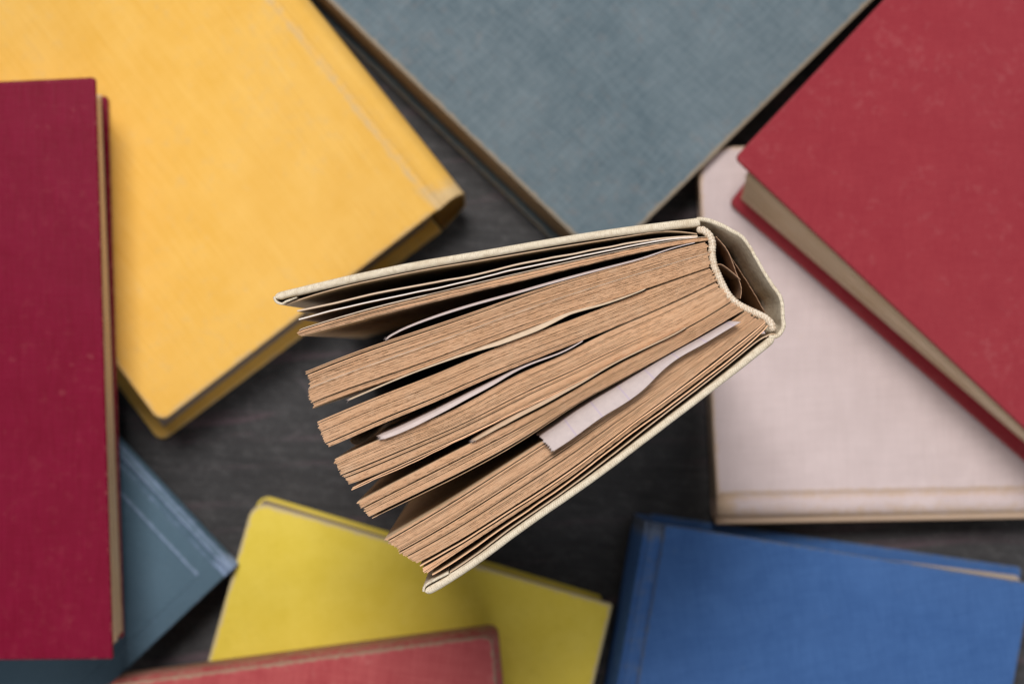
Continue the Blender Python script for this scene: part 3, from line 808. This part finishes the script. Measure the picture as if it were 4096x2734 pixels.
# ------------------------------------------------------------------ loose paper slips between the pages
def slip(label, free, inner, mat, seed, n=140, zf=.0022, depth=.045, taper=(1, 1), prof=None, rag=5, rag1=0):
    """free: plan curve of the free upper edge; inner: where the slip dives between the pages"""
    rnd = random.Random(seed)
    F = smooth(crom([W(x, y) for x, y in free], n), n, 12); I = smooth(crom([W(x, y) for x, y in inner], n), n, 12)
    for i in range(n):
        u = i / (n - 1) * (len(taper) - 1); j = min(int(u), len(taper) - 2)
        F[i] = I[i].lerp(F[i], taper[j] * (1 - u + j) + taper[j+1] * (u - j))
    c = (F[n//2] + I[n//2]) / 2
    root = empty('paper_slip', (c.x, c.y, TOP - .01))
    tag(root, label, 'paper slip', 'torn paper slips tucked between the pages')
    prof = prof or [(-.15, -depth), (-.10, -.020), (-.03, -.008), (.10, -.003), (.30, -.0004), (.5, .0008), (.75, .0016), (1, zf)]
    mb = MB(); rows = []
    L = 0
    R0 = [rnd.uniform(-1, 1) * rag * K for _ in range(40)]
    R1 = [rnd.uniform(-1, 1) * rag1 * K for _ in range(40)]
    PP = crom([(a, b) for a, b in prof], 22)
    for i in range(n):
        if i: L += (F[i] - F[i-1]).length
        row = []
        f = i / (n - 1)
        dirv = (F[min(i+1, n-1)] - F[max(i-1, 0)]).normalized()
        for k, p in enumerate(PP):
            q = I[i].lerp(F[i], p.x)
            q = q + dirv * (R0[k] * max(0, 1 - i / 3) + R1[k] * max(0, 1 - (n-1-i) / 3))
            row.append(mb.vert(q.x, q.y, TOP + p.y + .0001 * math.sin(i * .3), L + p.x * .0012))
        rows.append(row)
    for a, c2 in zip(rows, rows[1:]):
        for k in range(len(a) - 1): mb.face((a[k], c2[k], c2[k+1], a[k+1]))
    o = mb.build('slip_sheet', M[mat], root)
    so = o.modifiers.new('thickness', 'SOLIDIFY'); so.thickness = .00022; so.offset = 0
    # torn fibres along the ragged end
    fb_ = MB()
    for _ in range(46):
        k = rnd.randrange(10, len(PP)); v = Vector(mb.v[rows[0][k]])
        d = (F[0] - F[3]).normalized()
        ang = rnd.gauss(0, .6); dd = Vector((d.x * math.cos(ang) - d.y * math.sin(ang), d.x * math.sin(ang) + d.y * math.cos(ang), rnd.uniform(-.3, .5)))
        ln = rnd.uniform(.0003, .0012); w = .00003
        sd = Vector((-dd.y, dd.x, 0)).normalized() * w
        b0 = v - dd * .0002; b1 = v + dd * ln + sd * rnd.uniform(-6, 6)
        i0 = fb_.vert(*(b0 - sd)); i1 = fb_.vert(*(b0 + sd)); i2 = fb_.vert(*(b1 + sd * .4)); i3 = fb_.vert(*(b0 + Vector((0, 0, w)))); 
        fb_.face((i0, i1, i2)); fb_.face((i1, i3, i2)); fb_.face((i3, i0, i2))
    fb_.build('torn_fibres', M['slip'], root, kind='stuff')
    return root

slip('thin white slip with frayed curled end in the uppermost dark gap',
     [(1550, 1354), (1558, 1342), (1576, 1333), (1646, 1303), (1774, 1258), (1901, 1219), (2050, 1180), (2241, 1127), (2453, 1070), (2602, 1031), (2665, 1003), (2780, 973)],
     [(1544, 1352), (1552, 1336), (1572, 1327), (1644, 1296), (1772, 1249), (1899, 1210), (2048, 1170), (2239, 1115), (2450, 1060), (2600, 1022), (2663, 995), (2778, 969)],
     'slip', 31, taper=(1, 1, .8, .6, .3), prof=[(-.5, -.04), (-.3, -.02), (0, -.004), (.4, -.001), (.8, .0001), (1, .0004)], rag=4)
slip('long cream slip bulging up in the middle, second from the upper cover',
     [(1400, 1600), (1476, 1569), (1603, 1517), (1774, 1453), (1900, 1408), (2028, 1366), (2140, 1330), (2230, 1300), (2300, 1266), (2390, 1238), (2480, 1206), (2545, 1184), (2582, 1158)],
     [(1397, 1593), (1474, 1560), (1600, 1506), (1770, 1441), (1896, 1393), (2020, 1345), (2110, 1308), (2190, 1276), (2262, 1243), (2370, 1222), (2470, 1192), (2540, 1170), (2580, 1154)],
     'creamslip', 32, taper=(.7, .5, .45, .7, 1.15, .9, .45, .5, .3), prof=[(-.3, -.045), (-.2, -.02), (-.05, -.008), (.2, -.002), (.45, .0004), (.75, .0010), (1, .0014)])
slip('narrow white slip with torn left tip resting on the fourth page section',
     [(1537, 1756), (1580, 1741), (1633, 1717), (1718, 1676), (1803, 1635), (1889, 1589), (1974, 1547), (2028, 1513), (2092, 1475), (2160, 1448), (2241, 1423), (2309, 1382), (2332, 1365)],
     [(1507, 1742), (1560, 1722), (1620, 1694), (1710, 1651), (1797, 1607), (1884, 1562), (1968, 1521), (2024, 1492), (2088, 1464), (2158, 1437), (2238, 1411), (2306, 1376), (2330, 1362)],
     'slip', 33, taper=(.9, 1, .9, .8, .7, .5, .3, .3), zf=.0015, prof=[(-.3, -.045), (-.2, -.02), (-.05, -.008), (.15, -.0025), (.4, .0002), (.7, .0009), (1, .0015)], rag=14)
slip('cream slip with ragged left end just above the ochre fifth page section',
     [(1905, 1764), (1940, 1747), (2000, 1708), (2101, 1655), (2187, 1614), (2270, 1570), (2346, 1527), (2400, 1490), (2455, 1460), (2530, 1424), (2609, 1388), (2716, 1333), (2744, 1311)],
     [(1886, 1758), (1918, 1736), (1985, 1694), (2090, 1637), (2178, 1594), (2262, 1551), (2340, 1513), (2396, 1480), (2452, 1450), (2526, 1414), (2605, 1376), (2713, 1327), (2742, 1308)],
     'tanslip', 34, taper=(.6, 1, .9, .7, .6, .3, .3, .3), prof=[(-.3, -.045), (-.2, -.02), (-.05, -.008), (.15, -.0025), (.4, .0002), (.7, .0009), (1, .0014)], rag=8)
slip('widest white slip with faint violet ruled lines, above the lowest thick page section',
     [(2213, 1800), (2281, 1757), (2398, 1670), (2515, 1600), (2553, 1572), (2590, 1540), (2632, 1492), (2702, 1434), (2796, 1383), (2860, 1345), (2918, 1309), (2957, 1288)],
     [(2152, 1744), (2225, 1694), (2328, 1622), (2450, 1548), (2505, 1513), (2556, 1484), (2610, 1454), (2690, 1408), (2770, 1364), (2825, 1334), (2875, 1304), (2914, 1283)],
     'ruled', 35, zf=.0035, prof=[(-.25, -.045), (-.15, -.022), (-.05, -.010), (.06, -.004), (.18, -.0004), (.32, .0012), (.6, .0026), (1, .0032)], rag=7, rag1=0)
